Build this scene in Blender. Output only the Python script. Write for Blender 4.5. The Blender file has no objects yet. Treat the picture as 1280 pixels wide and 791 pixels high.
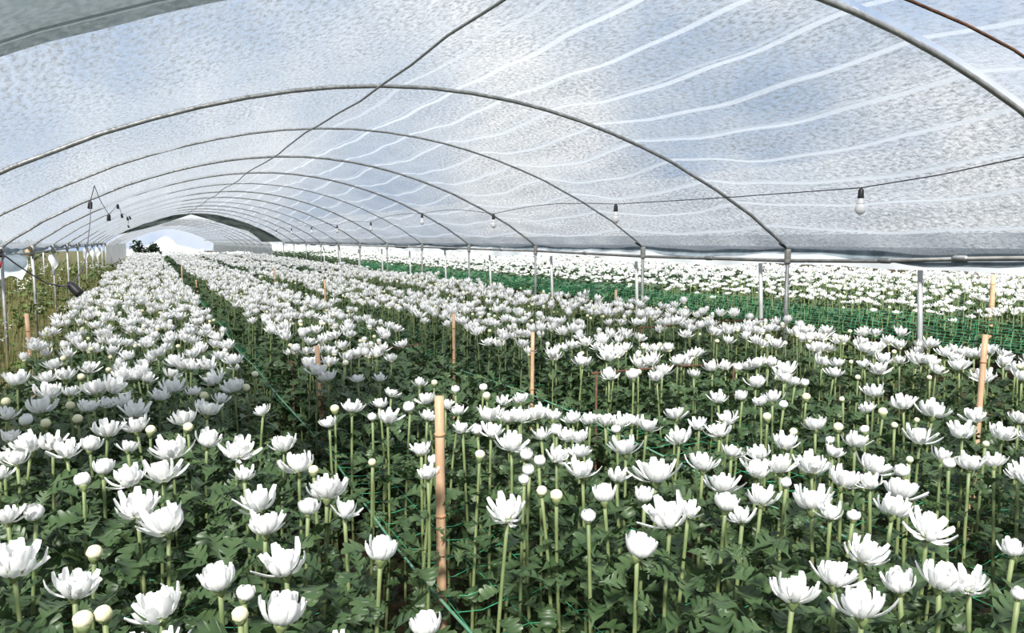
import bpy, math, random
import numpy as np
from mathutils import Vector, Matrix, Euler

# ------------------------------------------------------------------ camera, world, sun, exposure
SC = bpy.context.scene
COL = SC.collection
FPX, UVP, VH, CAMZ = 995.0, 185.0, 300.0, 1.60        # focal (px of a 1280 wide frame), vanishing point of the beds, eye height
PITCH = math.atan((395.5 - VH) / FPX)
PSI = math.atan((640 - UVP) * math.cos(PITCH) / FPX)
cam = bpy.data.cameras.new('camera'); camo = bpy.data.objects.new('camera', cam); COL.objects.link(camo)
cam.sensor_width = 36.0; cam.lens = FPX * 36.0 / 1280.0; cam.clip_start = 0.02; cam.clip_end = 400
camo.location = (0, 0, CAMZ); camo.rotation_euler = (math.pi / 2 - PITCH, 0, -PSI)
SC.camera = camo

W = bpy.data.worlds.new('sky'); SC.world = W; W.use_nodes = True
wn, wl = W.node_tree.nodes, W.node_tree.links
wn.clear()
w_out = wn.new('ShaderNodeOutputWorld'); w_bg = wn.new('ShaderNodeBackground')
w_tc = wn.new('ShaderNodeTexCoord'); w_nz = wn.new('ShaderNodeTexNoise'); w_rp = wn.new('ShaderNodeValToRGB')
w_nz.inputs['Scale'].default_value = 2.6; w_nz.inputs['Detail'].default_value = 6; w_nz.inputs['Roughness'].default_value = .55
w_rp.color_ramp.elements[0].position = .40; w_rp.color_ramp.elements[0].color = (.27, .41, .64, 1)
w_rp.color_ramp.elements[1].position = .60; w_rp.color_ramp.elements[1].color = (1.0, 1.0, 1.0, 1)
wl.new(w_tc.outputs['Generated'], w_nz.inputs['Vector']); wl.new(w_nz.outputs['Fac'], w_rp.inputs['Fac'])
wl.new(w_rp.outputs['Color'], w_bg.inputs['Color']); w_bg.inputs['Strength'].default_value = 1.05
wl.new(w_bg.outputs[0], w_out.inputs[0])

sun = bpy.data.lights.new('sun_offscreen', 'SUN'); suno = bpy.data.objects.new('sun_offscreen', sun); COL.objects.link(suno)
sun.energy = 9.5; sun.angle = math.radians(8); sun.color = (1.0, .97, .92)
suno.rotation_euler = Vector((-.42, -.72, .80)).to_track_quat('Z', 'Y').to_euler()
suno.location = (-4, -6, 12)

SC.view_settings.view_transform = 'Standard'; SC.view_settings.look = 'None'
SC.view_settings.exposure = 0.22; SC.view_settings.gamma = 1.0; SC.view_settings.use_curve_mapping = False
SC.cycles.transparent_max_bounces = 16; SC.cycles.diffuse_bounces = 4; SC.cycles.max_bounces = 8

rnd = random.Random(7)
rng = np.random.default_rng(11)
PI = math.pi

# pixel helpers (a pixel gives a direction; the plane it meets gives the distance)
FWD = np.array([math.sin(PSI) * math.cos(PITCH), math.cos(PSI) * math.cos(PITCH), -math.sin(PITCH)])
RGT = np.array([math.cos(PSI), -math.sin(PSI), 0.0]); UPV = np.cross(RGT, FWD); CAM = np.array([0, 0, CAMZ])
def ray(u, v): return FWD + RGT * (u - 640) / FPX - UPV * (v - 395.5) / FPX
def at_z(u, v, z): d = ray(u, v); return CAM + d * (z - CAMZ) / d[2]
def at_x(u, v, x): d = ray(u, v); return CAM + d * x / d[0]
def at_y(u, v, y): d = ray(u, v); return CAM + d * y / d[1]
def project(P):
    q = np.asarray(P, float) - CAM; z = q @ FWD
    return np.stack([640 + FPX * (q @ RGT) / z, 395.5 - FPX * (q @ UPV) / z, z], -1)

# ------------------------------------------------------------------ materials
def mat(name):
    m = bpy.data.materials.new(name); m.use_nodes = True
    nt = m.node_tree; nt.nodes.clear()
    out = nt.nodes.new('ShaderNodeOutputMaterial')
    return m, nt, out
def N(nt, t, **kw):
    n = nt.nodes.new(t)
    for k, v in kw.items():
        if k in n.inputs: n.inputs[k].default_value = v
        else: setattr(n, k, v)
    return n
def ramp(nt, fac, stops):
    r = nt.nodes.new('ShaderNodeValToRGB'); e = r.color_ramp.elements
    while len(e) < len(stops): e.new(.5)
    for i, (p, c) in enumerate(stops): e[i].position = p; e[i].color = (*c, 1)
    nt.links.new(fac, r.inputs['Fac']); return r.outputs['Color']
def noise_mat(name, stops, scale=8, rough=.6, metal=0, trans=0, bump=0, bscale=40, coord='pos', spec=.4, detail=3):
    m, nt, out = mat(name); L = nt.links.new
    if coord == 'pos': src = N(nt, 'ShaderNodeNewGeometry').outputs['Position']
    else: src = N(nt, 'ShaderNodeTexCoord').outputs['Object']
    nz = N(nt, 'ShaderNodeTexNoise', Scale=scale, Detail=detail); L(src, nz.inputs['Vector'])
    col = ramp(nt, nz.outputs['Fac'], stops)
    b = N(nt, 'ShaderNodeBsdfPrincipled', Roughness=rough, Metallic=metal)
    b.inputs['Specular IOR Level'].default_value = spec
    L(col, b.inputs['Base Color'])
    if bump:
        n2 = N(nt, 'ShaderNodeTexNoise', Scale=bscale, Detail=4); L(src, n2.inputs['Vector'])
        bp = N(nt, 'ShaderNodeBump', Strength=bump, Distance=.02); L(n2.outputs['Fac'], bp.inputs['Height']); L(bp.outputs[0], b.inputs['Normal'])
    if trans:
        t = N(nt, 'ShaderNodeBsdfTranslucent'); L(col, t.inputs['Color'])
        mx = N(nt, 'ShaderNodeMixShader'); mx.inputs[0].default_value = trans
        L(b.outputs[0], mx.inputs[1]); L(t.outputs[0], mx.inputs[2]); L(mx.outputs[0], out.inputs[0])
    else: L(b.outputs[0], out.inputs[0])
    return m
M = {}
M['petal'] = noise_mat('petal_white', [(.3, (.90, .90, .88)), (.7, (.95, .95, .94))], 30, .55, trans=.22, spec=.2)
M['bud'] = noise_mat('bud_cream', [(.3, (.80, .77, .46)), (.7, (.90, .88, .68))], 25, .55, trans=.15, spec=.2)
M['leaf'] = noise_mat('leaf_green', [(.28, (.033, .068, .024)), (.5, (.056, .100, .038)), (.75, (.098, .150, .062))], 14, .42, trans=.18, spec=.45)
M['stem'] = noise_mat('stem_green', [(.3, (.13, .18, .07)), (.7, (.23, .28, .12))], 20, .5)
M['soil'] = noise_mat('soil', [(.25, (.022, .016, .011)), (.5, (.05, .036, .022)), (.62, (.045, .055, .02)), (.8, (.085, .06, .035))], 5, .9, bump=.9, bscale=25, detail=8, spec=.1)
M['steel'] = noise_mat('galvanised_steel', [(.3, (.22, .225, .22)), (.7, (.34, .345, .34))], 12, .5, metal=.5, bump=.05)
M['steel_dull'] = noise_mat('weathered_steel', [(.3, (.22, .215, .20)), (.7, (.38, .375, .35))], 9, .6, metal=.4)
M['post_white'] = noise_mat('pale_post', [(.3, (.24, .25, .25)), (.7, (.33, .34, .34))], 9, .5, metal=.3)
M['rust'] = noise_mat('rusty_bar', [(.3, (.06, .03, .02)), (.7, (.16, .075, .04))], 30, .8)
M['bamboo'] = noise_mat('bamboo_stake', [(.25, (.46, .28, .16)), (.55, (.56, .37, .23)), (.8, (.62, .45, .31))], 12, .5, bump=.1, coord='obj')
M['node'] = noise_mat('bamboo_node', [(.3, (.38, .20, .10)), (.7, (.50, .30, .16))], 20, .6)
M['twine'] = noise_mat('green_twine', [(.3, (.04, .32, .15)), (.7, (.09, .50, .25))], 30, .5)
M['rope'] = noise_mat('green_rope', [(.3, (.05, .20, .12)), (.7, (.20, .36, .24))], 25, .6)
M['black'] = noise_mat('black_plastic', [(.3, (.010, .010, .012)), (.7, (.02, .02, .024))], 10, .45)
M['cable'] = noise_mat('dark_cable', [(.3, (.02, .017, .02)), (.7, (.05, .04, .05))], 10, .6)
M['cable_purple'] = noise_mat('purple_grey_cable', [(.3, (.09, .07, .10)), (.7, (.16, .13, .18))], 10, .6)
M['globe'] = noise_mat('bulb_globe', [(.3, (.80, .79, .80)), (.7, (.86, .85, .86))], 10, .25, trans=.3)
M['collar'] = noise_mat('bulb_collar', [(.3, (.62, .62, .64)), (.7, (.70, .70, .72))], 10, .4)
M['red'] = noise_mat('red_plastic', [(.3, (.65, .05, .06)), (.7, (.75, .09, .09))], 10, .4)
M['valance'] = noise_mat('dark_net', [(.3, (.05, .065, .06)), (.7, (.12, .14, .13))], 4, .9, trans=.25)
M['eave_net'] = noise_mat('eave_net', [(.3, (.10, .13, .15)), (.7, (.24, .29, .33))], 6, .8, trans=.3)
M['white_film'] = noise_mat('white_film', [(.3, (.60, .63, .64)), (.7, (.72, .74, .75))], 1.5, .35, trans=.5, bump=.25, bscale=3)
M['grey_film'] = noise_mat('grey_film', [(.3, (.36, .38, .38)), (.7, (.48, .50, .50))], 1.5, .5, trans=.4, bump=.25, bscale=3)
M['blue_film'] = noise_mat('loose_film', [(.3, (.55, .68, .78)), (.7, (.85, .90, .93))], 3, .3, trans=.5, bump=.5, bscale=8)
M['weed'] = noise_mat('weed_green', [(.3, (.040, .055, .015)), (.5, (.105, .100, .028)), (.72, (.20, .155, .055))], 2.2, .6, trans=.25)
M['weed_green'] = noise_mat('weed_fresh_green', [(.3, (.038, .070, .016)), (.7, (.085, .12, .03))], 5, .6, trans=.25)
M['weed_flower'] = noise_mat('weed_white', [(.3, (.80, .80, .76)), (.7, (.9, .9, .88))], 20, .6)
M['tree_leaf'] = noise_mat('tree_leaf', [(.3, (.012, .03, .012)), (.7, (.035, .065, .025))], 3, .6, trans=.1)
M['bark'] = noise_mat('bark', [(.3, (.04, .03, .02)), (.7, (.10, .075, .05))], 12, .9)
M['wood'] = noise_mat('weathered_wood', [(.3, (.30, .22, .13)), (.7, (.48, .38, .25))], 12, .8)

def film_mat(name, netting, t_lo, t_hi, tint, bands=True, contrast=.45):
    """A roof sheet: part of the light goes straight through its holes, the rest is scattered by the fibres. UV is in metres (across, along)."""
    m, nt, out = mat(name); L = nt.links.new
    uv = N(nt, 'ShaderNodeUVMap').outputs['UV']
    def mapped(sx, sy, ox=0):
        mp = N(nt, 'ShaderNodeMapping'); mp.inputs['Scale'].default_value = (sx, sy, 1); mp.inputs['Location'].default_value = (ox, ox, 0)
        L(uv, mp.inputs['Vector']); return mp.outputs[0]
    def nz(vec, scale, detail=2, rough=.5):
        n = N(nt, 'ShaderNodeTexNoise', Scale=scale, Detail=detail, Roughness=rough); L(vec, n.inputs['Vector']); return n.outputs['Fac']
    def math_(op, a, b=None, c=None):
        n = N(nt, 'ShaderNodeMath', operation=op)
        for i, x in enumerate((a, b, c)):
            if x is None: continue
            if isinstance(x, (int, float)): n.inputs[i].default_value = x
            else: L(x, n.inputs[i])
        return n.outputs[0]
    def maprange(x, a, b, c, d):
        n = N(nt, 'ShaderNodeMapRange'); n.clamp = True
        for i, q in enumerate((a, b, c, d)): n.inputs[i + 1].default_value = q
        L(x, n.inputs[0]); return n.outputs[0]
    speck = nz(mapped(1.0, .5), 42, 4, .72)                 # knitted specks, drawn out along the weave
    weave = nz(mapped(.25, 1.0, 3), 95, 1)                   # fine cross threads
    fold = nz(mapped(1.5, .09, 7), 4.5, 4, .6)                # looser and tighter courses of the knit, along the roll
    hole = math_('ADD', math_('MULTIPLY', speck, .55), math_('ADD', math_('MULTIPLY', weave, .25), math_('MULTIPLY', fold, .20)))
    hole = maprange(hole, .42, .58, t_lo, t_hi)
    if bands:
        sep = N(nt, 'ShaderNodeSeparateXYZ'); L(uv, sep.inputs[0])
        wob = math_('MULTIPLY', math_('SUBTRACT', nz(mapped(.4, .30, 5), .7, 1), .5), .12)
        x = math_('ADD', sep.outputs[0], wob)
        def band(period, off, wid):
            ph = math_('PINGPONG', math_('ADD', x, off), period / 2)
            return maprange(ph, wid * .6, wid, 1, 0)
        bnd = math_('MAXIMUM', band(.41, .05, .026), math_('MULTIPLY', band(.83, .16, .014), .5))
        gate = maprange(sep.outputs[0], 3.55, 3.75, 0, 1)      # the woven tapes run only on the far half of the sheet
        bnd = math_('MULTIPLY', bnd, gate)
        hole = math_('MULTIPLY', hole, math_('SUBTRACT', 1, math_('MULTIPLY', bnd, .5)))
    col = N(nt, 'ShaderNodeMix', data_type='RGBA'); col.inputs[6].default_value = (*[c * contrast for c in tint], 1); col.inputs[7].default_value = (*tint, 1)
    L(maprange(speck, .35, .62, 0, 1), col.inputs[0])
    cc = col.outputs[2]
    if bands:
        c2 = N(nt, 'ShaderNodeMix', data_type='RGBA'); c2.inputs[7].default_value = (*[min(1, c * 1.16) for c in tint], 1); L(bnd, c2.inputs[0]); L(cc, c2.inputs[6]); cc = c2.outputs[2]
    tr = N(nt, 'ShaderNodeBsdfTranslucent'); L(cc, tr.inputs['Color'])
    df = N(nt, 'ShaderNodeBsdfDiffuse'); L(cc, df.inputs['Color'])
    tp = N(nt, 'ShaderNodeBsdfTransparent')
    bp = N(nt, 'ShaderNodeBump', Strength=.35, Distance=.01); L(hole, bp.inputs['Height']); L(bp.outputs[0], tr.inputs['Normal']); L(bp.outputs[0], df.inputs['Normal'])
    a = N(nt, 'ShaderNodeMixShader'); a.inputs[0].default_value = netting; L(tr.outputs[0], a.inputs[1]); L(df.outputs[0], a.inputs[2])
    b = N(nt, 'ShaderNodeMixShader'); L(hole, b.inputs[0]); L(a.outputs[0], b.inputs[1]); L(tp.outputs[0], b.inputs[2])
    L(b.outputs[0], out.inputs[0])
    return m
M['net'] = film_mat('shade_net', .45, .06, .60, (.46, .495, .53))
M['net_near'] = film_mat('thin_net', .45, .35, .85, (.46, .495, .53))  # holes opened wider to brighten the near flowers; bluer sky shows through too
M['film_near'] = film_mat('clouded_film', .80, .0, .01, (.46, .53, .58), bands=False, contrast=.88)
M['film_clear'] = film_mat('clear_film', .3, .70, .85, (.95, .96, .97), bands=False)

# ------------------------------------------------------------------ mesh helpers
def link(o, parent=None):
    COL.objects.link(o)
    if parent: o.parent = parent
    return o
def mesh_obj(name, me, parent=None): return link(bpy.data.objects.new(name, me), parent)
def smooth(me):
    me.polygons.foreach_set('use_smooth', np.ones(len(me.polygons), bool)); return me
def mk(name, V, F, m, sm=True):
    me = bpy.data.meshes.new(name); me.from_pydata([tuple(v) for v in V], [], [tuple(f) for f in F]); me.materials.append(m)
    if sm: smooth(me)
    me.update(); return me
def tri_mesh(name, V, T, mats, MI=None):
    me = bpy.data.meshes.new(name); V = np.ascontiguousarray(V, np.float32); T = np.ascontiguousarray(T, np.int32)
    me.vertices.add(len(V)); me.vertices.foreach_set('co', V.ravel())
    me.loops.add(T.size); me.loops.foreach_set('vertex_index', T.ravel())
    me.polygons.add(len(T)); me.polygons.foreach_set('loop_start', np.arange(0, T.size, 3, dtype=np.int32))
    for m in mats: me.materials.append(m)
    if MI is not None: me.polygons.foreach_set('material_index', np.ascontiguousarray(MI, np.int32))
    me.polygons.foreach_set('use_smooth', np.ones(len(T), bool))
    me.update(calc_edges=True); return me
def tag(o, label=None, cat=None, group=None, kind=None):
    if label: o['label'] = label
    if cat: o['category'] = cat
    if group: o['group'] = group
    if kind: o['kind'] = kind
    return o
def empty(name, loc=(0, 0, 0)):
    o = bpy.data.objects.new(name, None); o.empty_display_size = .05; o.location = loc; return link(o)
def tube_vf(pts, rad, n=8, cap=True):
    """rings swept along a polyline; rad a number or one per point"""
    P = [Vector(p) for p in pts]; R = [rad] * len(P) if isinstance(rad, (int, float)) else rad
    V, F = [], []; up = None
    for i, p in enumerate(P):
        t = (P[min(i + 1, len(P) - 1)] - P[max(i - 1, 0)]).normalized()
        if up is None:
            up = Vector((0, 0, 1)) if abs(t.z) < .9 else Vector((1, 0, 0))
        a = t.cross(up).normalized(); b = a.cross(t).normalized(); up = b
        for k in range(n):
            q = 2 * PI * k / n; V.append(p + (a * math.cos(q) + b * math.sin(q)) * R[i])
    for i in range(len(P) - 1):
        for k in range(n): F.append((i * n + k, i * n + (k + 1) % n, (i + 1) * n + (k + 1) % n, (i + 1) * n + k))
    if cap: F.append(tuple(range(n))[::-1]); F.append(tuple((len(P) - 1) * n + k for k in range(n)))
    return V, F
def tube(name, pts, rad, m, n=8): return mk(name, *tube_vf(pts, rad, n), m)
def merge(parts):
    V, F = [], []
    for v, f in parts:
        b = len(V); V += list(v); F += [tuple(i + b for i in q) for q in f]
    return V, F
def lathe_vf(prof, n=14):
    V, F = [], []
    for r, z in prof:
        for k in range(n): V.append((r * math.cos(2 * PI * k / n), r * math.sin(2 * PI * k / n), z))
    for i in range(len(prof) - 1):
        for k in range(n): F.append((i * n + k, i * n + (k + 1) % n, (i + 1) * n + (k + 1) % n, (i + 1) * n + k))
    F.append(tuple(range(n))[::-1]); F.append(tuple((len(prof) - 1) * n + k for k in range(n)))
    return V, F
def tris(F):
    T = []
    for f in F:
        for i in range(1, len(f) - 1): T.append((f[0], f[i], f[i + 1]))
    return T

# ------------------------------------------------------------------ the place: ground and tunnel shell
XL, XR, XC, ZE = -1.60, 5.50, 1.95, 1.51            # eave lines, ridge line, eave height
PO = [0, .5, 1.05, 1.5, 1.9, 2.25, 2.7, 3.1, 3.4, 3.55]
PZ = [1.24, 1.215, 1.13, 1.02, .89, .755, .54, .325, .12, 0]
def arch_z(x): return ZE + np.interp(np.abs(np.asarray(x) - XC), PO, PZ)
ARC_O = np.array([-3.55, -3.5, -3.4, -3.25, -3.1, -2.9, -2.7, -2.45, -2.2, -1.9, -1.6, -1.3, -1.0, -.7, -.35])
ARC_X = np.concatenate([ARC_O, [0], -ARC_O[::-1]]) + XC
_z = arch_z(ARC_X); ARC_Z = _z.copy(); ARC_Z[1:-1] = .25 * _z[:-2] + .5 * _z[1:-1] + .25 * _z[2:]
HOOP_Y = [2.75, 5.79, 8.22] + [11.2 + 2.84 * i for i in range(10)]
Y_END = HOOP_Y[-1]

# ground: one sheet with low bumps
gx = np.linspace(-40, 40, 81); gy = np.linspace(-12, 130, 143)
GX, GY = np.meshgrid(gx, gy, indexing='ij'); GZ = .025 * np.sin(GX * 2.1 + .7 * np.sin(GY)) * np.cos(GY * 1.3) - .02
idx = np.arange(GX.size).reshape(GX.shape)
Q = np.stack([idx[:-1, :-1], idx[1:, :-1], idx[1:, 1:], idx[:-1, 1:]], -1).reshape(-1, 4)
tag(mesh_obj('floor', mk('floor', np.stack([GX, GY, GZ], -1).reshape(-1, 3), Q.tolist(), M['soil'])), 'dark bare soil under the flower beds and paths', kind='structure')

NEXT_Y = [Y_END + 2.6 + 3.2 * k for k in range(15)]
VX = np.linspace(-40, -1.25, 24); GX, GY = np.meshgrid(VX, gy, indexing='ij'); idx = np.arange(GX.size).reshape(GX.shape)
Q = np.stack([idx[:-1, :-1], idx[1:, :-1], idx[1:, 1:], idx[:-1, 1:]], -1).reshape(-1, 4)
tag(mesh_obj('floor', mk('verge', np.stack([GX, GY, .03 + .03 * np.sin(GX * 1.7) * np.cos(GY * 1.1)], -1).reshape(-1, 3), Q.tolist(), M['weed'])), 'rough weedy ground of the verge outside the tunnel', kind='structure')
def roof_sheet(name, y0, y1, m, lift=0.02, sag=.085, hoops=HOOP_Y, dx=0, dz=0, scalloped=True, step=.12, xlo=None, xhi=None):
    ys = np.arange(y0, y1 + step / 2, step); t = np.linspace(0, 1, 90)
    seg = np.concatenate([[0], np.cumsum(np.hypot(np.diff(ARC_X), np.diff(ARC_Z)))]); s = t * seg[-1]
    xs = np.interp(s, seg, ARC_X); zs = np.interp(s, seg, ARC_Z)
    if xlo is not None or xhi is not None:
        k = (xs >= (xlo if xlo is not None else -99)) & (xs <= (xhi if xhi is not None else 99)); xs, zs, s = xs[k], zs[k], s[k]
    hp = np.array([-9, -6, -3, 0] + list(hoops) + [hoops[-1] + 3 * i for i in range(1, 20)]) if hoops is HOOP_Y else np.array(hoops)
    k = np.clip(np.searchsorted(hp, ys) - 1, 0, len(hp) - 2); f = (ys - hp[k]) / (hp[k + 1] - hp[k]); f = np.clip(f, 0, 1)
    bay = np.sin(PI * f) ** 1.0
    XX, YY = np.meshgrid(xs, ys, indexing='ij')
    side = np.clip(np.abs(XX - XC) / 3.55, 0, 1)
    amp = sag * (.35 + .9 * np.sin(side * PI * .85) ** 2)
    rip = .012 * np.sin(XX * 5.1 + YY * 1.7) * np.sin(YY * 2.3 + XX) + .008 * np.sin(XX * 11 + 3 * np.sin(YY * 1.1)) + .006 * np.sin(YY * 7 + XX * 2.2)
    ZZ = zs[:, None] + lift + dz - amp * bay[None, :] + rip * np.clip(bay[None, :] * 1.6, 0, 1)
    XX = XX + dx
    V = np.stack([XX, YY, ZZ], -1).reshape(-1, 3); ix = np.arange(XX.size).reshape(XX.shape)
    Q = np.stack([ix[:-1, :-1], ix[1:, :-1], ix[1:, 1:], ix[:-1, 1:]], -1).reshape(-1, 4)
    me = mk(name, V, Q.tolist(), m); uvl = me.uv_layers.new(name='UVMap')
    UV = np.stack([np.broadcast_to(s[:, None], XX.shape), YY], -1).reshape(-1, 2)
    uvl.data.foreach_set('uv', UV[Q.reshape(-1)].astype(np.float32).ravel())
    return me
tag(mesh_obj('ceiling', roof_sheet('ceiling', 2.76, Y_END + .1, M['net'])), 'pale translucent knitted shade net stretched over the tunnel hoops', kind='structure')
tag(mesh_obj('ceiling', roof_sheet('ceiling_near', -7, 2.76, M['net_near'])), 'pale shade net over the first bay of the tunnel', kind='structure')
tag(mesh_obj('ceiling', roof_sheet('ceiling_overlap', 2.1, 3.0, M['film_near'], lift=-.055, sag=.03, xhi=.45)), 'greyer film sheet overlapping the shade net at the first hoop', kind='structure')
# the neighbouring tunnel (its crop stands in brighter light under clear film) and the next tunnel beyond the far end
tag(mesh_obj('ceiling', roof_sheet('ceiling_neighbour', -7, 60, M['film_clear'], dx=8.1, dz=.12, step=.5)), 'clear film roof of the neighbouring tunnel', kind='structure')
tag(mesh_obj('ceiling', roof_sheet('ceiling_next', Y_END + 2.6, Y_END + 42, M['net'], dx=-.15, dz=-.16, step=.3, hoops=NEXT_Y)), 'pale net roof of the next tunnel beyond the far end', kind='structure')

# ------------------------------------------------------------------ hoops and posts
def arch_pts(y, dx=0, dz=0): return [(x + dx, y, z + dz) for x, z in zip(ARC_X, ARC_Z)]
def sleeve(x, y, z, r=.030, h=.11):
    v, f = lathe_vf([(r * .9, -h / 2), (r, -h / 2 + .008), (r, h / 2 - .008), (r * .9, h / 2)], 10)
    return [(a + x, b + y, c + z) for a, b, c in v], f
ORD = ['', 'next', 'second', 'third', 'fourth', 'fifth', 'sixth', 'seventh', 'eighth', 'ninth', 'tenth', 'eleventh', 'twelfth']
for i, y in enumerate(HOOP_Y):
    t = empty('arch_hoop', (0, 0, 0)); t.location = (XC, y, 0)
    thin = i in (2, 5, 8)
    r = .0105 if thin else .0150
    o = mesh_obj('arch_pipe', tube('arch_pipe', [(x - XC, 0, z - .01) for x, z in zip(ARC_X, ARC_Z)], r, M['steel'], 8), t)
    for sx in (XL, XR):
        mesh_obj('post', tube('post', [(sx - XC, 0, -.05), (sx - XC, 0, .8), (sx - XC, 0, ZE - .01)], .019, M['steel'], 10), t)
        mesh_obj('sleeve', mk('sleeve', *sleeve(sx - XC, 0, ZE - .05), M['steel_dull']), t)
        mesh_obj('clamp', mk('clamp', *sleeve(sx - XC, 0, 1.40, .031, .045), M['steel_dull']), t)
    if i == 0: lab = 'galvanised arch hoop where the greyer film overlaps the net'
    else: lab = ('thin' if thin else 'stout') + ' galvanised arch hoop, ' + ORD[i] + ' from the one at the film overlap'
    tag(t, lab, 'hoop', 'arch hoops carrying the net roof')
# hoops of the next tunnel, seen through the far opening
for y in NEXT_Y[:6]:
    tag(mesh_obj('arch_hoop', tube('far_hoop', arch_pts(y, -.15, -.18), .018, M['steel_dull'], 6)), 'arch hoop of the next tunnel beyond the dark end curtain', 'hoop', 'arch hoops of the next tunnel')
# ridge pipe, wavering a little from hoop to hoop
rp = [(1.51 + .025 * math.sin(y * 1.3), y, float(np.interp(1.51, ARC_X, ARC_Z)) - .035 - .02 * math.sin(y * 2.2) ** 2) for y in np.arange(2.0, Y_END, .7)]
tag(mesh_obj('ridge_pipe', tube('ridge_pipe', rp, .008, M['steel'], 6)), 'slim ridge pipe running the length of the net roof', 'pipe')
tag(mesh_obj('tie_wire', tube('tie_wire', [(x, 2.42 + .03 * math.sin(x * 3), z - .05) for x, z in zip(ARC_X, ARC_Z) if x > .6], .007, M['rust'], 6)), 'thin brown tie wire curving over the roof near the first hoop', 'wire')
# eave purlins with couplings
def purlin(x, zs, lab):
    t = empty('eave_purlin', (x, 0, 0))
    pts = [(0, y, z) for y, z in zs]
    mesh_obj('pipe', tube('purlin_pipe', pts, .017, M['steel_dull'], 8), t)
    for y in (4.72, 4.05, 7.0, 9.7, 12.6, 18.0):
        z = float(np.interp(y, [a for a, _ in zs], [b for _, b in zs]))
        mesh_obj('coupling', tube('coupling', [(0, y - .06, z), (0, y - .045, z + .004), (0, y + .045, z + .004), (0, y + .06, z)], [.019, .026, .026, .019], M['steel'], 8), t)
    tag(t, lab, 'pipe')
purlin(XR + .035, [(0, 1.50), (2.75, 1.50), (4.0, 1.46), (4.8, 1.425), (5.79, 1.405), (8.22, 1.40), (11.2, 1.43), (16, 1.44), (25, 1.45), (Y_END, 1.46)], 'galvanised eave pipe facing the neighbouring tunnel')
purlin(XL - .035, [(0, 1.44), (11.2, 1.41), (14, 1.40), (20, 1.42), (Y_END, 1.45)], 'galvanised eave pipe along the weedy verge')

# eave strips of folded net (they sag between the posts)
def eave_strip(x, sgn):
    ys = np.arange(-3, Y_END, .15); V = []; F = []
    hp = np.array([-3, 0] + HOOP_Y)
    for j, y in enumerate(ys):
        k = min(max(np.searchsorted(hp, y) - 1, 0), len(hp) - 2); f = (y - hp[k]) / (hp[k + 1] - hp[k])
        drop = .035 + .085 * math.sin(PI * f) * (.6 + .4 * math.sin(y * 1.7 + 1)) + .008 * math.sin(y * 9)
        for q in range(5):
            a = q / 4; V.append((x + sgn * (.03 + .05 * math.sin(a * PI)), y, ZE + .03 - (drop + .03) * a))
    for j in range(len(ys) - 1):
        for q in range(4): b = j * 5 + q; F.append((b, b + 5, b + 6, b + 1))
    return mk('eave_strip', V, F, M['eave_net'])
tag(mesh_obj('trim_1', eave_strip(XR, 1)), 'dark folded net edge sagging along the eave pipe', kind='structure')
tag(mesh_obj('trim_2', eave_strip(XL, -1)), 'dark folded net edge along the weedy verge', kind='structure')

# white plastic skirt and posts of the neighbouring tunnel
def skirt(name, x, y0, y1, ztop, zbot, m, wav=.03, seed=1, bulge=.05):
    ys = np.arange(y0, y1, .12); V = []; F = []; n = 7
    for y in ys:
        zb = zbot + wav * math.sin(y * 1.1 + seed) + wav * .6 * math.sin(y * 2.7 + seed * 2) 
        for q in range(n):
            a = q / (n - 1); V.append((x + bulge * math.sin(a * PI) * (1 + .5 * math.sin(y * 2 + seed)) + .012 * math.sin(y * 6 + a * 4), y, ztop + (zb - ztop) * a))
    for j in range(len(ys) - 1):
        for q in range(n - 1): b = j * n + q; F.append((b, b + n, b + n + 1, b + 1))
    return mk(name, V, F, m)
tag(mesh_obj('plastic_skirt', skirt('plastic_skirt', 6.5, -2, 110, 1.66, 1.315, M['white_film'])), 'white plastic skirt hanging along the neighbouring tunnel', 'plastic sheet')
NP = [5.2, 7.35, 10.0, 12.75, 15.6, 18.4, 21.3, 24.2, 27.2, 30.2, 33.2]
for y in [2.4] + NP:
    tag(mesh_obj('post', tube('neighbour_post', [(6.62 + .02 * math.sin(y * 3), y, -.05), (6.60, y, .7), (6.58, y + .03, 1.62)], .024, M['post_white'], 10)),
        'pale steel post of the neighbouring tunnel below its white skirt', 'post', 'posts under the white skirt')
# second row of posts beyond the weedy verge, and tatters of white film on some of ours
for y in [15.5, 18.3, 21.2, 24.0, 26.9, 29.8]:
    tag(mesh_obj('post', tube('verge_post', [(-3.1, y, -.05), (-3.1, y, .8), (-3.1, y + .02, 1.5)], .024, M['post_white'], 8)),
        'pale post standing in the weeds beyond the tunnel side', 'post', 'posts standing in the weeds')
def tatter(x, y, z0, z1, w, seed):
    V, F = [], []; n = 9
    for j in range(n):
        a = j / (n - 1); z = z0 + (z1 - z0) * a; ww = w * (.35 + .65 * math.sin(PI * min(1, a * 1.2 + .1))) * (1 - .6 * a * a)
        for q in range(4):
            b = q / 3 - .5; V.append((x + b * ww + .02 * math.sin(a * 7 + seed), y - .03 - .03 * math.cos(b * 5 + a * 6 + seed), z))
    for j in range(n - 1):
        for q in range(3): b = j * 4 + q; F.append((b, b + 4, b + 5, b + 1))
    return mk('tatter', V, F, M['white_film'])
for hy, z0, z1, w in ((16.88, 1.33, .98, .16), (25.4, 1.40, .95, .18), (28.24, 1.35, .9, .16), (31.1, 1.35, .9, .2)):
    tag(mesh_obj('film_tatter', tatter(XL, hy - .02, z0, z1, w, hy)), 'torn strip of white film tied round a verge-side post', 'plastic strip', 'film tatters on the verge-side posts')
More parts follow.
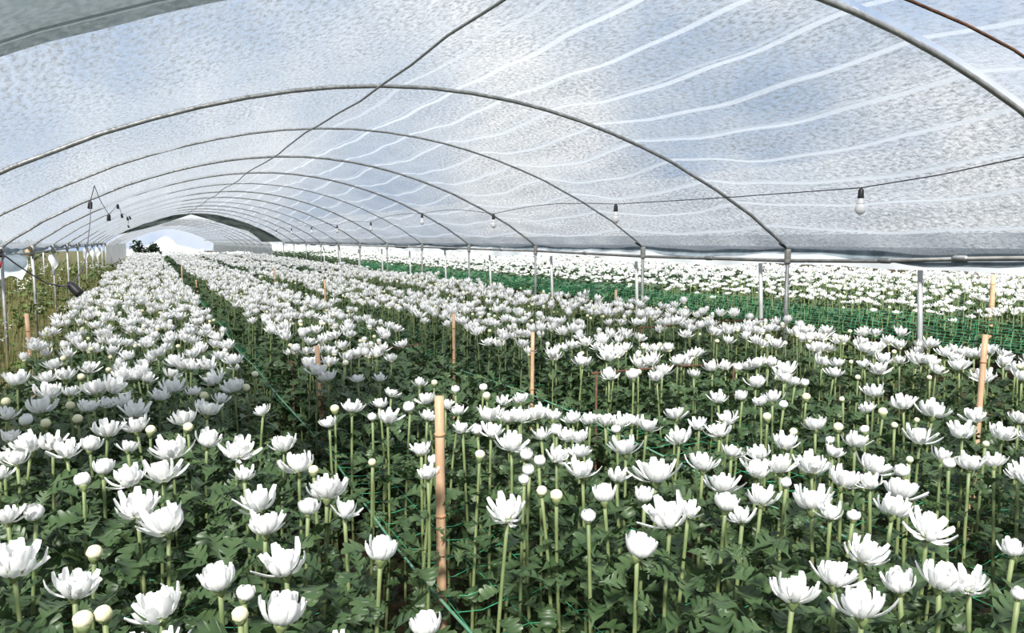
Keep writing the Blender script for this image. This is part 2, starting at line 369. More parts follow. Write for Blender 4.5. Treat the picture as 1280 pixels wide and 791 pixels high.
tag(mesh_obj('wood_block', mk('wood_block', *tube_vf([(XL - .06, 14.04, 1.36), (XL - .05, 14.04, 1.50), (XL - .045, 14.04, 1.53)], [.06, .055, .04], 5), M['wood'])), 'weathered wood block tied to the top of a verge-side post', 'block')
# loose film hanging under the verge-side eave
tag(mesh_obj('loose_film', skirt('loose_film', XL - .12, 9.0, 13.9, 1.46, 1.12, M['blue_film'], .07, 2.4, .16)), 'loose bluish plastic film hanging under the verge-side eave', 'plastic sheet')

# far end: dark gathered net around the opening, white heap and shrubs beyond
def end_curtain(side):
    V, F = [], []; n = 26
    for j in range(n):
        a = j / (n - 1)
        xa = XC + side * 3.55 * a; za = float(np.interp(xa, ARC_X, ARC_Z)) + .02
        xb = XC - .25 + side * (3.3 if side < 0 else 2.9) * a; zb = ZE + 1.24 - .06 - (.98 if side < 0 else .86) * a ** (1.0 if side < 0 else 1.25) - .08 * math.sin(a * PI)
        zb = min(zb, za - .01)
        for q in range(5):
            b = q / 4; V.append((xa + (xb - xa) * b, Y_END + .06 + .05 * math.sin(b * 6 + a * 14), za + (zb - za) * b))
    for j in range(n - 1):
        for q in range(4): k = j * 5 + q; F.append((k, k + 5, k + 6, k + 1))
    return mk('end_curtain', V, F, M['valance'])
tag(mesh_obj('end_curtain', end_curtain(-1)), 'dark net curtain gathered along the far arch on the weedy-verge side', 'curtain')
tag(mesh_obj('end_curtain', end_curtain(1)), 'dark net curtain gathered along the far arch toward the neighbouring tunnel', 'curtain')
V, F = [], []
for i in range(25):
    for j in range(13):
        a, b = i / 24, j / 12
        V.append((-2.0 + 7.2 * a, 87 + 4 * b, -.02 + max(0, (.75 + 1.2 * math.exp(-((a - .50) / .20) ** 2) + .08 * math.sin(a * 23 + b * 5)) * math.sin(PI * b) ** .6)))
for i in range(24):
    for j in range(12): k = i * 13 + j; F.append((k, k + 13, k + 14, k + 1))
tag(mesh_obj('plastic_heap', mk('plastic_heap', V, F, M['white_film'])), 'white plastic sheeting heaped outside beyond the far opening', 'plastic sheet')

for x, lab in ((XL - .2, 'greyish plastic side of the next tunnel toward the weeds'), (XR - .1, 'greyish plastic side of the next tunnel toward the neighbouring tunnel')):
    tag(mesh_obj('plastic_skirt', skirt('next_skirt', x, Y_END + 3, Y_END + 41, 1.40, .05, M['grey_film'])), lab, 'plastic sheet')
# ------------------------------------------------------------------ plant pieces
def leaf_vf(L=.085, seg='near', droop=.5, fold=.35, seed=0):
    r = random.Random(seed)
    if seg == 'near': ts = [(0, .002), (.17, .003), (.25, .016), (.33, .019), (.37, .010), (.47, .026), (.57, .027), (.61, .013), (.71, .023), (.81, .020), (.85, .011), (.94, .011), (1, .004)]
    elif seg == 'mid': ts = [(0, .003), (.26, .019), (.55, .030), (.80, .020), (1, .001)]
    else: ts = [(0, .004), (.5, .032), (1, .003)]
    V, F = [], []; x = z = 0; pt = 0
    for t, w in ts:
        ang = .25 - droop * t * 1.6; x += (t - pt) * L * math.cos(ang); z += (t - pt) * L * math.sin(ang); pt = t
        w *= L / .085 * (1 + .2 * (r.random() - .5)); sh = .010 * L / .085 if (w > .0155 * L / .085 and seg == 'near') else 0
        V += [(x + sh, w, z + w * fold), (x, 0, z), (x + sh, -w, z + w * fold)]
    for i in range(len(ts) - 1):
        a = i * 3; F += [(a, a + 1, a + 4, a + 3), (a + 1, a + 2, a + 5, a + 4)]
    return V, F
def petal_vf(L, e0, e1, wid=.0125, r0=.006, z0=.0, nseg=5, cross=3, yaw=0, tipcurl=0):
    V, F = [], []; x, z = r0, z0; cy, sy = math.cos(yaw), math.sin(yaw)
    prof = {6: [.42, .66, .88, 1.0, 1.0, .66], 4: [.45, .8, 1.0, .45], 3: [.5, 1.0, .5]}[nseg + 1]
    for i in range(nseg + 1):
        s = i / nseg; e = e0 + (e1 - e0) * s + (tipcurl * max(0, s - .6) * 2.5)
        if i: x += math.cos(e) * L / nseg; z += math.sin(e) * L / nseg
        w = wid * .5 * prof[i]
        nx, nz_ = -math.sin(e), math.cos(e)
        if cross == 3: row = [(x + nx * w * .5, w, z + nz_ * w * .5), (x, 0, z), (x + nx * w * .5, -w, z + nz_ * w * .5)]
        else: row = [(x, w, z), (x, -w, z)]
        V += [(a * cy - b * sy, a * sy + b * cy, c) for a, b, c in row]
    for i in range(nseg):
        for k in range(cross - 1): a = i * cross + k; F.append((a, a + 1, a + cross + 1, a + cross))
    return V, F
def joined_petals(specs, nseg=5, cross=3):
    """petals that share one receptacle vertex ring, so the bloom is one surface"""
    V = [(0, 0, -.004)]; F = []
    for sp in specs:
        v, f = petal_vf(nseg=nseg, cross=cross, **sp); b = len(V); V += v; F += [tuple(i + b for i in q) for q in f]
        F += [(0, b + k + 1, b + k) for k in range(cross - 1)]
    return V, F
RAD = math.radians
def bloom_specs(kind, r):
    outer, inner = [], []
    def ring(dst, n, L, e0, e1, wid, r0, z0, je, jl, tip=0, off=0):
        for k in range(n):
            dst.append(dict(L=L * (1 + jl * (r.random() - .5)), e0=RAD(e0 + je * (r.random() - .5)), e1=RAD(e1 + 2 * je * (r.random() - .5)), wid=wid * (.85 + .3 * r.random()), r0=r0, z0=z0,
                            yaw=2 * PI * (k + off + .35 * (r.random() - .5)) / n, tipcurl=tip * (r.random() - .3)))
    if kind == 'open':
        ring(outer, 10, .060, -2, 74, .0155, .007, .000, 26, .4, -.5)
        ring(inner, 8, .052, 14, 88, .0160, .006, .003, 24, .45, -.4, .5); ring(inner, 8, .040, 40, 92, .0155, .004, .004, 14, .3); ring(inner, 5, .030, 62, 100, .014, .003, .005, 10, .3)
    elif kind == 'cup':
        ring(outer, 12, .052, 2, 96, .0165, .007, 0, 12, .25, -.6); ring(inner, 10, .050, 30, 100, .0155, .005, .003, 10, .25); ring(inner, 8, .044, 55, 104, .014, .004, .005, 8, .25)
    elif kind == 'half':
        ring(outer, 10, .036, -8, 128, .0155, .005, 0, 8, .2, -.3); ring(inner, 8, .033, 25, 125, .014, .004, .002, 8, .2); ring(inner, 5, .028, 55, 115, .012, .003, .004, 8, .2)
    return outer, inner
def bud_vf(n=12, rad=.0135):
    prof = [(0.35, 0.0), (.80, .22), (1.0, .62), (.98, 1.0), (.80, 1.36), (.45, 1.60), (.12, 1.66)]
    V, F = [], []
    for i, (a, z) in enumerate(prof):
        for k in range(n):
            q = 2 * PI * k / n + i * .25; rr = a * rad * (1.05 if (k % 2) else .95); V.append((rr * math.cos(q), rr * math.sin(q), z * rad * 1.05))
    for i in range(len(prof) - 1):
        for k in range(n): F.append((i * n + k, i * n + (k + 1) % n, (i + 1) * n + (k + 1) % n, (i + 1) * n + k))
    F.append(tuple((len(prof) - 1) * n + k for k in range(n))); F.append(tuple(range(n))[::-1])
    return V, F
CALYX = lathe_vf([(.0035, -.016), (.006, -.011), (.0115, -.004), (.0135, .003), (.011, .006)], 10)

HB = .93                      # height of a bloom's base above the bed
def stem_pts(r, H=HB, bow=.02):
    a, b = r.uniform(-bow, bow), r.uniform(-bow, bow)
    return [(a * math.sin(PI * t) + .3 * b * math.sin(2 * PI * t), b * math.sin(PI * t), H * t) for t in (0, .2, .4, .6, .8, .92, 1.0)]

# ---- shared meshes for the individual plants
r0 = random.Random(3)
LEAF = [mk('leaf', *leaf_vf(.085 * s, 'near', d, f, i), M['leaf']) for i, (s, d, f) in enumerate([(.9, .3, .35), (1.0, .7, .25), (.8, .1, .45), (.95, 1.0, .3), (.72, .5, .5)])]
STEMS = []
for i in range(6):
    p = stem_pts(r0); STEMS.append((mk('stem', *tube_vf(p, [.0062, .0060, .0056, .0053, .0049, .0046, .0052], 7), M['stem']), p))
BLOOM = {}; BLOOM_CORE = {}; OUTER = {}
for kind, n in (('open', 6), ('cup', 3), ('half', 3)):
    BLOOM[kind] = []; BLOOM_CORE[kind] = []; OUTER[kind] = []
    for i in range(n):
        o, inn = bloom_specs(kind, r0)
        BLOOM[kind].append(mk('bloom', *joined_petals(o + inn), M['petal']))
        BLOOM_CORE[kind].append(mk('bloom', *joined_petals(inn), M['petal']))
        OUTER[kind].append([mk('petal', *petal_vf(**s), M['petal']) for s in o])
BUD = mk('bud', *bud_vf(), M['bud']); CAL = mk('calyx', *CALYX, M['stem'])

PICK7 = [(428,712,157,'o'),(222,753,54,'b'),(278,733,48,'b'),(198,660,140,'o'),(250,573,42,'b'),(35,592,165,'o'),(20,475,90,'o'),(95,462,60,'h'),(447,485,165,'o'),(365,450,130,'o'),(435,355,110,'o'),(348,370,105,'o'),(222,380,52,'h'),(274,347,66,'c'),(748,725,135,'c'),(640,737,46,'b'),(648,680,60,'h'),(585,640,108,'c'),(760,597,150,'o'),(706,497,120,'o'),(690,435,115,'o'),(820,453,66,'c'),(870,405,115,'o'),(650,365,70,'o'),(795,335,105,'o'),(757,283,82,'o'),(632,295,100,'o'),(550,270,72,'c'),(463,297,110,'o'),(835,355,28,'b'),(340,292,60,'o'),(400,248,44,'b'),(365,235,80,'o'),(285,245,85,'o'),(238,285,62,'c'),(178,300,85,'o'),(80,285,100,'o'),(140,280,80,'o'),(25,265,60,'o'),(45,325,70,'o'),(10,320,50,'o'),(122,230,46,'b'),(70,220,50,'h'),(20,205,60,'o'),(18,172,46,'b'),(110,182,90,'o'),(188,183,40,'b'),(208,218,44,'b'),(235,185,60,'o'),(280,175,50,'o'),(332,170,60,'o'),(360,195,80,'o'),(500,240,50,'b'),(490,215,80,'o'),(550,190,80,'o'),(655,135,58,'b'),(625,130,70,'o'),(590,165,50,'o'),(515,145,46,'o'),(545,157,32,'b'),(425,155,60,'o'),(460,130,80,'o'),(575,108,68,'o'),(300,130,90,'o'),(255,135,80,'o'),(45,110,85,'o'),(125,108,55,'o'),(175,100,60,'o'),(215,107,35,'b'),(235,82,55,'o'),(125,142,90,'o'),(185,145,50,'o'),(455,98,50,'o'),(470,62,60,'o'),(550,72,60,'o'),(700,197,40,'o'),(0,363,44,'o')]
PICK8 = [(160,565,100,'c'),(285,765,95,'c'),(30,400,95,'o'),(65,460,75,'o'),(270,300,60,'o'),(300,327,35,'h'),(288,362,65,'o'),(425,314,28,'b'),(140,333,22,'b'),(500,460,115,'o'),(590,409,30,'b'),(630,422,35,'b'),(758,418,75,'c'),(845,555,100,'c'),(715,475,48,'h'),(865,420,50,'c'),(700,352,92,'o'),(815,292,92,'o'),(510,280,95,'o'),(455,250,70,'o'),(590,260,55,'o'),(630,245,40,'h'),(630,312,75,'o'),(690,305,70,'o'),(545,310,45,'h'),(558,352,40,'h'),(544,380,36,'h'),(583,328,40,'h'),(380,242,55,'o'),(420,245,40,'h'),(455,205,85,'o'),(500,212,60,'o'),(530,210,70,'o'),(580,200,75,'o'),(620,210,50,'o'),(655,262,40,'o'),(700,265,58,'o'),(675,215,60,'o'),(720,220,60,'o'),(760,222,60,'o'),(800,225,60,'o'),(830,222,60,'o'),(790,245,32,'h'),(870,235,70,'o'),(895,358,132,'o'),(933,469,150,'o'),(790,368,60,'o'),(959,266,75,'o'),(948,205,64,'o'),(180,212,75,'o'),(85,187,65,'o'),(240,185,45,'h'),(285,210,50,'o'),(140,213,30,'h'),(370,195,50,'o'),(285,165,60,'o'),(190,150,45,'o'),(160,110,40,'o'),(100,112,38,'o'),(265,122,45,'o'),(535,165,50,'o'),(485,170,40,'o'),(435,135,28,'h'),(360,140,28,'h'),(445,157,22,'b'),(25,228,40,'o'),(40,192,25,'b'),(304,123,18,'b'),(160,178,50,'o'),(335,178,45,'o')]
PICK9 = [(280,672,145,'o'),(465,710,160,'o'),(390,635,118,'o'),(565,650,95,'c'),(670,640,130,'o'),(750,650,110,'o'),(465,570,118,'o'),(637,505,120,'o'),(545,450,110,'o'),(565,405,110,'o'),(440,475,42,'h'),(485,385,75,'o'),(410,375,105,'o'),(330,430,130,'o'),(380,465,75,'o'),(490,340,95,'o'),(330,340,100,'o'),(385,305,48,'o'),(445,275,82,'o'),(340,232,70,'o'),(258,280,75,'o'),(245,340,90,'o'),(195,425,95,'o'),(100,440,75,'c'),(145,475,45,'o'),(90,390,100,'o'),(40,335,90,'o'),(115,305,60,'o'),(180,350,90,'o'),(190,310,80,'o'),(262,387,36,'h'),(0,460,45,'o'),(575,355,50,'h'),(590,327,20,'b'),(617,262,90,'o'),(575,175,70,'o'),(495,145,65,'o'),(652,193,90,'o'),(765,210,70,'o'),(730,248,80,'o'),(835,255,80,'o'),(880,215,60,'o'),(675,315,65,'o'),(750,333,85,'o'),(815,330,70,'o'),(695,335,40,'h'),(880,360,50,'o'),(867,562,50,'c'),(880,682,45,'h'),(520,200,25,'b'),(478,190,42,'o'),(388,95,50,'o'),(395,70,45,'o'),(470,72,40,'o'),(453,108,15,'b'),(315,160,25,'b'),(312,122,28,'h'),(285,120,40,'o'),(212,213,24,'b'),(255,180,30,'h'),(225,160,60,'o'),(145,157,38,'c'),(195,172,45,'o'),(80,162,60,'o'),(85,250,70,'o'),(30,232,55,'o'),(110,215,60,'o'),(180,120,60,'o'),(260,85,70,'o'),(215,65,50,'o'),(130,80,35,'h'),(65,78,55,'o'),(15,98,40,'o'),(280,252,22,'b'),(380,275,28,'h'),(400,240,27,'b'),(472,247,30,'h'),(413,166,15,'b'),(792,285,18,'b'),(608,222,15,'b'),(550,235,18,'b')]
PICKS = [(ox + x / 2.131, 420 + y / 2.131, w / 2.131, k) for ox, L_ in ((0, PICK7), (400, PICK8), (860, PICK9)) for x, y, w, k in L_]

KINDNAME = dict(o='open', c='cup', h='half', b='bud')
NOMW = dict(open=.100, cup=.078, half=.046, bud=.028); BH = dict(open=.026, cup=.026, half=.018, bud=.012)
BEDS = [(-.66, .42), (.80, 1.62), (2.08, 2.95), (3.35, 4.35)]
BED_UP = [0, 0, 0, .02]
def bed_of(x): return 0 if x < .62 else 1 if x < 1.85 else 2 if x < 3.15 else 3
plants = []                                   # (bloom base xyz, kind, scale, px width)
for u, v, w, k in PICKS:
    kind = KINDNAME[k]; p = at_z(u, v, HB + BH[kind])
    d = project(p)[2]; wm = w * d / FPX; s = min(1.3, max(.72, wm / NOMW[kind]))
    p[2] -= BH[kind] * s
    plants.append((p, kind, s, w))
PX = np.array([[u, v] for u, v, _, _ in PICKS])

# ---- random plants over the rest of the beds
def scatter(x0, x1, y0, y1, dens, r, edge=.03):
    """jittered rows, as planted"""
    s = 1 / math.sqrt(dens); nx = max(2, int(round((x1 - x0) / s))); ny = int((y1 - y0) / s)
    gx, gy = np.meshgrid(np.linspace(x0 + edge, x1 - edge, nx), y0 + (np.arange(ny) + .5) * (y1 - y0) / ny)
    P = np.stack([gx.ravel(), gy.ravel()], -1) + r.normal(0, s * .27, (gx.size, 2)); return P
cand = []
for b, (x0, x1) in enumerate(BEDS):
    P = scatter(x0, x1, .8, Y_END + 6, 50, rng)
    z = HB + BED_UP[b] + rng.normal(0, .028, len(P)) + .02 * np.sin(P[:, 1] * .9 + b)
    kk = rng.choice(4, len(P), p=[.66, .09, .11, .14]); sc = rng.uniform(.85, 1.2, len(P))
    for i in range(len(P)):
        q = np.array([P[i, 0], P[i, 1], z[i]]); cand.append((q, ('open', 'cup', 'half', 'bud')[kk[i]], sc[i]))
uvd = project(np.array([c[0] for c in cand]))
keep = []
for c, (u, v, d) in zip(cand, uvd):
    if -60 < u < 1340 and v < 830 and d > .3:
        if v > 478 and u < 1290: continue                       # the photograph's own blooms stand there
        if v > 440 and np.min(np.hypot(PX[:, 0] - u, PX[:, 1] - v)) < 13: continue
        if v > 420 and 505 < u < 760 and v > 420 + (u - 505) * .16: 
            if c[0][0] < 2.1: continue
    keep.append((c, u, v, d))
vis = [k for k in keep if 0 < k[1] < 1280 and 0 < k[2] < 795]
vis.sort(key=lambda k: k[3])
n_more = 300 - len(plants)
chosen = vis[:n_more]; chosen_ids = {id(k) for k in chosen}
for k in chosen: plants.append((k[0][0], k[0][1], k[0][2], FPX * NOMW[k[0][1]] * k[0][2] / k[3]))
rest = [k for k in keep if id(k) not in chosen_ids]

BEDLAB = ['outer bed', 'narrow rope-edged bed', 'middle bed', 'eave-side bed']
KLAB = dict(open='wide-open white chrysanthemum', cup='cupped white chrysanthemum', half='barely open white chrysanthemum', bud='chrysanthemum in round cream bud')
EDGE = [('weedy edge', 'middle', 'path edge'), ('first-path edge', 'middle', 'second-path edge'), ('second-path edge', 'middle', 'far edge'), ('inner edge', 'middle', 'post-side edge')]
MARKS = [(.76, 2.2, 'the stout pale bamboo stake'), (.75, 4.0, 'the leaning bamboo stake'), (2.02, 5.2, 'the slender bamboo stake'), (2.04, 4.2, 'the paired bamboo stake'), (3.28, 2.3, 'the eave-side bamboo stake'), (-.74, 5.9, 'the verge-side bamboo stake'), (1.2, 5.1, 'the rusty frame'), (2.55, 3.55, 'the rusty frame')]
def plant_label(p, kind, s, tilted):
    """how it looks, which edge of which bed, and the stakes it stands level with; cut to 16 words from the least telling end"""
    b = bed_of(p[0]); x0, x1 = BEDS[b]; f = (p[0] - x0) / (x1 - x0); e = EDGE[b][0 if f < .3 else 1 if f < .7 else 2]
    size = 'large ' if s > 1.14 else 'small ' if s < .90 else ''; tl = 'tilted ' if tilted else ''
    m = min(MARKS, key=lambda q: math.hypot(q[0] - p[0], q[1] - p[1]))
    y = p[1]; zone = 'before the stout stake' if y < 1.8 else 'level with the stout stake' if y < 2.6 else 'between stout and leaning stakes' if y < 3.6 else 'level with the leaning stake' if y < 4.5 else 'past the leaning stake'
    if math.hypot(m[0] - p[0], m[1] - p[1]) < .42: tails = [f' beside {m[2]}, {e}', f' beside {m[2]}']
    else: tails = [f' at the {e} of the {BEDLAB[b]}, {zone}', f', {e} of the {BEDLAB[b]}, {zone}', f', {e} of the {BEDLAB[b]}']
    for t in tails:
        for h in (size + tl, size, ''):
            q = h + KLAB[kind] + t
            if len(q.replace('-', ' ').split()) <= 16: return q
    return KLAB[kind] + tails[-1]
order = sorted(range(len(plants)), key=lambda i: -plants[i][3])
petalled = set(order[:80])
pr = random.Random(21)
for i, (p, kind, s, w) in enumerate(plants):
    t = empty('chrysanthemum')
    H = float(p[2]); k = H / HB
    tilt = Euler((pr.gauss(0, .17), pr.gauss(0, .17), pr.uniform(0, 2 * PI)))
    lean = Euler((pr.gauss(0, .035), pr.gauss(0, .035), 0)).to_matrix()
    top = lean @ Vector((0, 0, H)); base = Vector(p) - top; base.z = p[2] - top.z
    t.location = base; t.rotation_euler = lean.to_euler()
    b = bed_of(p[0]); tag(t, plant_label(p, kind, s, max(abs(tilt.x), abs(tilt.y)) > .26), 'flower', 'chrysanthemums in the ' + BEDLAB[b])
    sm_, sp = STEMS[pr.randrange(6)]; ya = pr.uniform(0, 2 * PI)
    so = mesh_obj('stem', sm_, t); so.scale = (1, 1, k); so.rotation_euler.z = ya
    c = mesh_obj('calyx', CAL, t); c.location = (0, 0, H); c.rotation_euler = tilt; c.scale = (s * (.8 if kind in ('half', 'bud') else 1),) * 3
    if kind == 'bud':
        o = mesh_obj('bud', BUD, t); o.location = (0, 0, H - .001); o.rotation_euler = tilt; o.scale = (s, s, s)
    else:
        vi = pr.randrange(len(BLOOM[kind])); pet = i in petalled
        o = mesh_obj('bloom', (BLOOM_CORE if pet else BLOOM)[kind][vi], t); o.location = (0, 0, H); o.rotation_euler = tilt; o.scale = (s, s, s)
        if pet:
            for pm in OUTER[kind][vi]: mesh_obj('petal', pm, o)
    # leaves up the stem, a spiral with the upper ones small
    nl = 21 if w > 18 else 15
    ph = pr.uniform(0, 6.28)
    for j in range(nl):
        f = (j + pr.uniform(-.3, .3)) / nl; z = (.12 + .82 * max(0, f)) * H
        zz = z / H; x = float(np.interp(zz, [q[2] / HB for q in sp], [q[0] for q in sp])); y = float(np.interp(zz, [q[2] / HB for q in sp], [q[1] for q in sp]))
        lx, ly = x * math.cos(ya) - y * math.sin(ya), x * math.sin(ya) + y * math.cos(ya)
        o = mesh_obj('leaf', LEAF[pr.randrange(5)], t); o.location = (lx, ly, z)
        sz = pr.uniform(.8, 1.2) * (1.08 - .62 * max(0, f - .70) / .30)
        o.rotation_euler = (pr.gauss(0, .25), pr.uniform(-.75, .15), ph + j * 2.4 + pr.uniform(-.3, .3)); o.scale = (sz, sz, sz)

# ---- everything past those 300: one crop mesh per tunnel
def xform(V, R, T): return V @ R.T + T
def rotz(a): c, s = math.cos(a), math.sin(a); return np.array([[c, -s, 0], [s, c, 0], [0, 0, 1]])
def rot(e): return np.array(Euler(e).to_matrix())
def template(kind, lod, r):
    Vs, Ts, Ms = [], [], []; n = 0
    def add(V, F, mi):
        nonlocal n
        V = np.array([tuple(v) for v in V], float); T = np.array(tris(F)) + n; Vs.append(V); Ts.append(T); Ms.append(np.full(len(T), mi)); n += len(V)
    nst, nl = {0: (5, 18), 1: (4, 11), 2: (3, 7)}[lod]
    if lod == 0: add(*tube_vf(stem_pts(r), .0042, nst, False), 0)
    elif lod == 1: add(*tube_vf([(0, 0, .35), (.01, 0, HB * .7), (0, 0, HB)], .0044, 4, False), 0)
    for j in range(nl):
        f = (j + r.random()) / nl; z = ((.12 if lod == 0 else .3 if lod == 1 else .45) * (1 - f) + .94 * f) * HB
        lv, lf = leaf_vf(.085 * (1 if lod == 0 else 1.25 if lod == 1 else 1.6), 'mid' if lod == 0 else 'far', r.uniform(.1, .9), .35, j)
        sz = r.uniform(.8, 1.2) * (1 - .5 * max(0, f - .75) / .25)
        add(xform(np.array(lv) * sz, rot((r.gauss(0, .25), r.uniform(-.7, .15), 2.4 * j + r.random())), np.array([0, 0, z])), lf, 1)
    tl = rot((r.gauss(0, .15), r.gauss(0, .15), r.uniform(0, 6.28))); o3 = np.array([0, 0, HB])
    if kind == 'bud': add(xform(np.array(bud_vf(8 if lod == 0 else 6)[0]), tl, o3), bud_vf(8 if lod == 0 else 6)[1], 3)
    else:
        o, inn = bloom_specs(kind, r); sp = o + inn
        if lod == 1: sp = o[::1] + inn[::2]
        if lod == 2:
            sp = o[::2] + inn[::3]
            for q in sp: q['wid'] *= 1.7
        V, F = joined_petals(sp, nseg={0: 3, 1: 2, 2: 2}[lod], cross=3 if lod == 0 else 2)
        add(xform(np.array(V), tl, o3), F, 2)
        if lod < 2: add(xform(np.array(lathe_vf([(.004, -.012), (.012, -.003), (.016, .006)], 6)[0]), tl, o3), lathe_vf([(.004, -.012), (.012, -.003), (.016, .006)], 6)[1], 3)
    return np.concatenate(Vs), np.concatenate(Ts), np.concatenate(Ms)
tr_ = random.Random(5)
TEMPL = {(k, l): [template(k, l, tr_) for _ in range({'open': 5}.get(k, 2))] for k in ('open', 'cup', 'half', 'bud') for l in (0, 1, 2)}
def crop(name, items):
    Vs, Ts, Ms = [], [], []; n = 0
    for p, kind, s, lod in items:
        V, T, Mi = TEMPL[(kind, lod)][rng.integers(len(TEMPL[(kind, lod)]))]
        R = rotz(rng.uniform(0, 2 * PI)); k = p[2] / HB
        Vn = V @ R.T; Vn = Vn * np.array([s, s, k]); lean = rng.normal(0, .03, 2)
        Vn[:, :2] += (Vn[:, 2:3] - p[2]) * lean + p[:2]
        Vs.append(Vn); Ts.append(T + n); Ms.append(Mi); n += len(V)
    return tri_mesh(name, np.concatenate(Vs), np.concatenate(Ts), [M['stem'], M['leaf'], M['petal'], M['bud']], np.concatenate(Ms))
items = []
for (c, u, v, d) in rest:
    if d < .25: continue
    if (u < -250 or u > 1500) and d < 12: 
        if d > 3.0: continue
    lod = 0 if d < 8 else 1 if d < 17 else 2
    if lod == 2 and rng.random() < .15: continue
    items.append((c[0], c[1], c[2], lod))
tag(mesh_obj('chrysanthemum_crop', crop('chrysanthemum_crop', items)), 'rest of the white chrysanthemums filling the beds to the far end', 'flowers', kind='stuff')
nit = []
for x0, x1, hh, dn_ in ((8.35, 9.3, .78, 26), (9.5, 10.6, .87, 34), (10.9, 12.0, .90, 36), (12.3, 14.5, .92, 36)):
    P = scatter(x0, x1, .5, 46, dn_, rng); D = project(np.column_stack([P, np.full(len(P), .95)]))
    for (x, y), (u, v, d) in zip(P, D):
        if u > 1420 or d < 2: continue
        nit.append((np.array([x, y, hh + rng.normal(0, .05)]), ('open', 'cup', 'half', 'bud')[rng.choice(4, p=[.78, .08, .08, .06])], rng.uniform(1.1, 1.5), 1 if d < 15 else 2))
for x, y in scatter(6.9, 14.5, 46, 98, 12, rng):
    nit.append((np.array([x, y, .95 + rng.normal(0, .06)]), 'open', rng.uniform(1.4, 1.9), 2))
tag(mesh_obj('chrysanthemum_crop', crop('neighbour_crop', nit)), 'white chrysanthemums in the neighbouring tunnel behind the green net', 'flowers', kind='stuff')

# low foliage filling the near beds between the stems
lt = [np.array(leaf_vf(.085 * s, 'near', d, f, q)[0]) for q, (s, d, f) in enumerate([(.9, .3, .35), (1.05, .7, .25), (.8, .1, .45), (1.0, 1.0, .3)])]
lT = np.array(tris(leaf_vf(.085, 'near')[1]))
Vs, Ts, n = [], [], 0
for b, (x0, x1) in enumerate(BEDS):
    ylim = (5.5, 6.5, 6.0, 6.5)[b]; dn = (1100, 1100, 900, 500)[b]
    cnt = int((x1 - x0 + .1) * (ylim - .75) * dn)
    for q in range(cnt):
        x, y = rng.uniform(x0 - .05, x1 + .05), rng.uniform(.75, ylim); z = .87 * rng.uniform(.05, 1) ** .45
        if b == 1 and x < 1.0 and y < 3.4 and rng.random() < .75: continue      # the net lies bare along the path there
        if b == 2 and x < 2.3 and y < 6 and z > .45 and rng.random() < .8: continue
        u, v, d = project(np.array([x, y, z]))
        if not (-80 < u < 1360 and v < 880): continue
        V = lt[rng.integers(4)] * rng.uniform(.8, 1.2); R = rot((rng.normal(0, .3), rng.uniform(-.75, .2), rng.uniform(0, 6.28)))
        Vs.append(V @ R.T + np.array([x, y, z])); Ts.append(lT + n); n += len(V)
tag(mesh_obj('chrysanthemum_foliage', tri_mesh('foliage', np.concatenate(Vs), np.concatenate(Ts), [M['leaf']])), 'dense dark green lobed leaves filling the beds between the stems', 'foliage', kind='stuff')

# ------------------------------------------------------------------ stakes, rusty frames, nets and ropes
def stake(u, v, x, lab, bot=0.0, rad=.0135, lean=(0, 0), dy=0):
    p = at_x(u, v, x); H = p[2]; t = empty('bamboo_stake', (p[0] - lean[0], p[1] - lean[1], 0))
    n = 9; pts, rr = [], []
    for i in range(n):
        a = i / (n - 1); pts.append((lean[0] * a, lean[1] * a, -.02 + (H + .02) * a)); rr.append(rad * (1.08 - .16 * a))
    mesh_obj('cane', tube('cane', pts, rr, M['bamboo'], 10), t)
    for k in range(1, 5):
        a = k / 4.6 + .03; z = H * a; c = (lean[0] * a, lean[1] * a)
        mesh_obj('node', mk('node', *[( [(q[0] + c[0], q[1] + c[1], q[2] + z) for q in vv], ff) for vv, ff in [lathe_vf([(rad * .98, -.006), (rad * 1.13, -.001), (rad * 1.13, .001), (rad * .98, .006)], 10)]][0], M['node']), t)
    tag(t, lab, 'stake', 'bamboo stakes along the paths')
stake(549, 495, .76, 'stout pale bamboo stake beside the hanging green rope', rad=.0150, lean=(-.012, -.02))
stake(396, 432, .78, 'bamboo stake leaning over the path behind the stout one', rad=.0135, lean=(-.05, 0))
stake(567, 392, 2.02, 'slender bamboo stake across the second path', rad=.012)
stake(666, 415, 2.03, 'bamboo stake standing beside the slender one across the second path', rad=.012, lean=(.012, 0))
stake(1232, 418, 3.30, 'bamboo stake at the edge of the bed by the eave posts', rad=.013, lean=(.05, 0))
stake(33, 392, -.74, 'bamboo stake between the outer bed and the weeds', rad=.014, lean=(-.035, 0))
stake(406, 350, 2.03, 'distant bamboo stake down the second path', rad=.013)
stake(343, 334, 2.03, 'farthest bamboo stake down the second path', rad=.014)
stake(245, 350, .78, 'distant bamboo stake down the first path', rad=.015, lean=(-.06, 0))
stake(227, 332, .55, 'thin distant stake beside the outer bed down the first path', rad=.014)
stake(770, 362, 4.75, 'short stake top in the bed by the eave posts', rad=.016)
stake(1242, 343, 9.3, 'bamboo stake in the neighbouring tunnel below the white skirt', rad=.03)

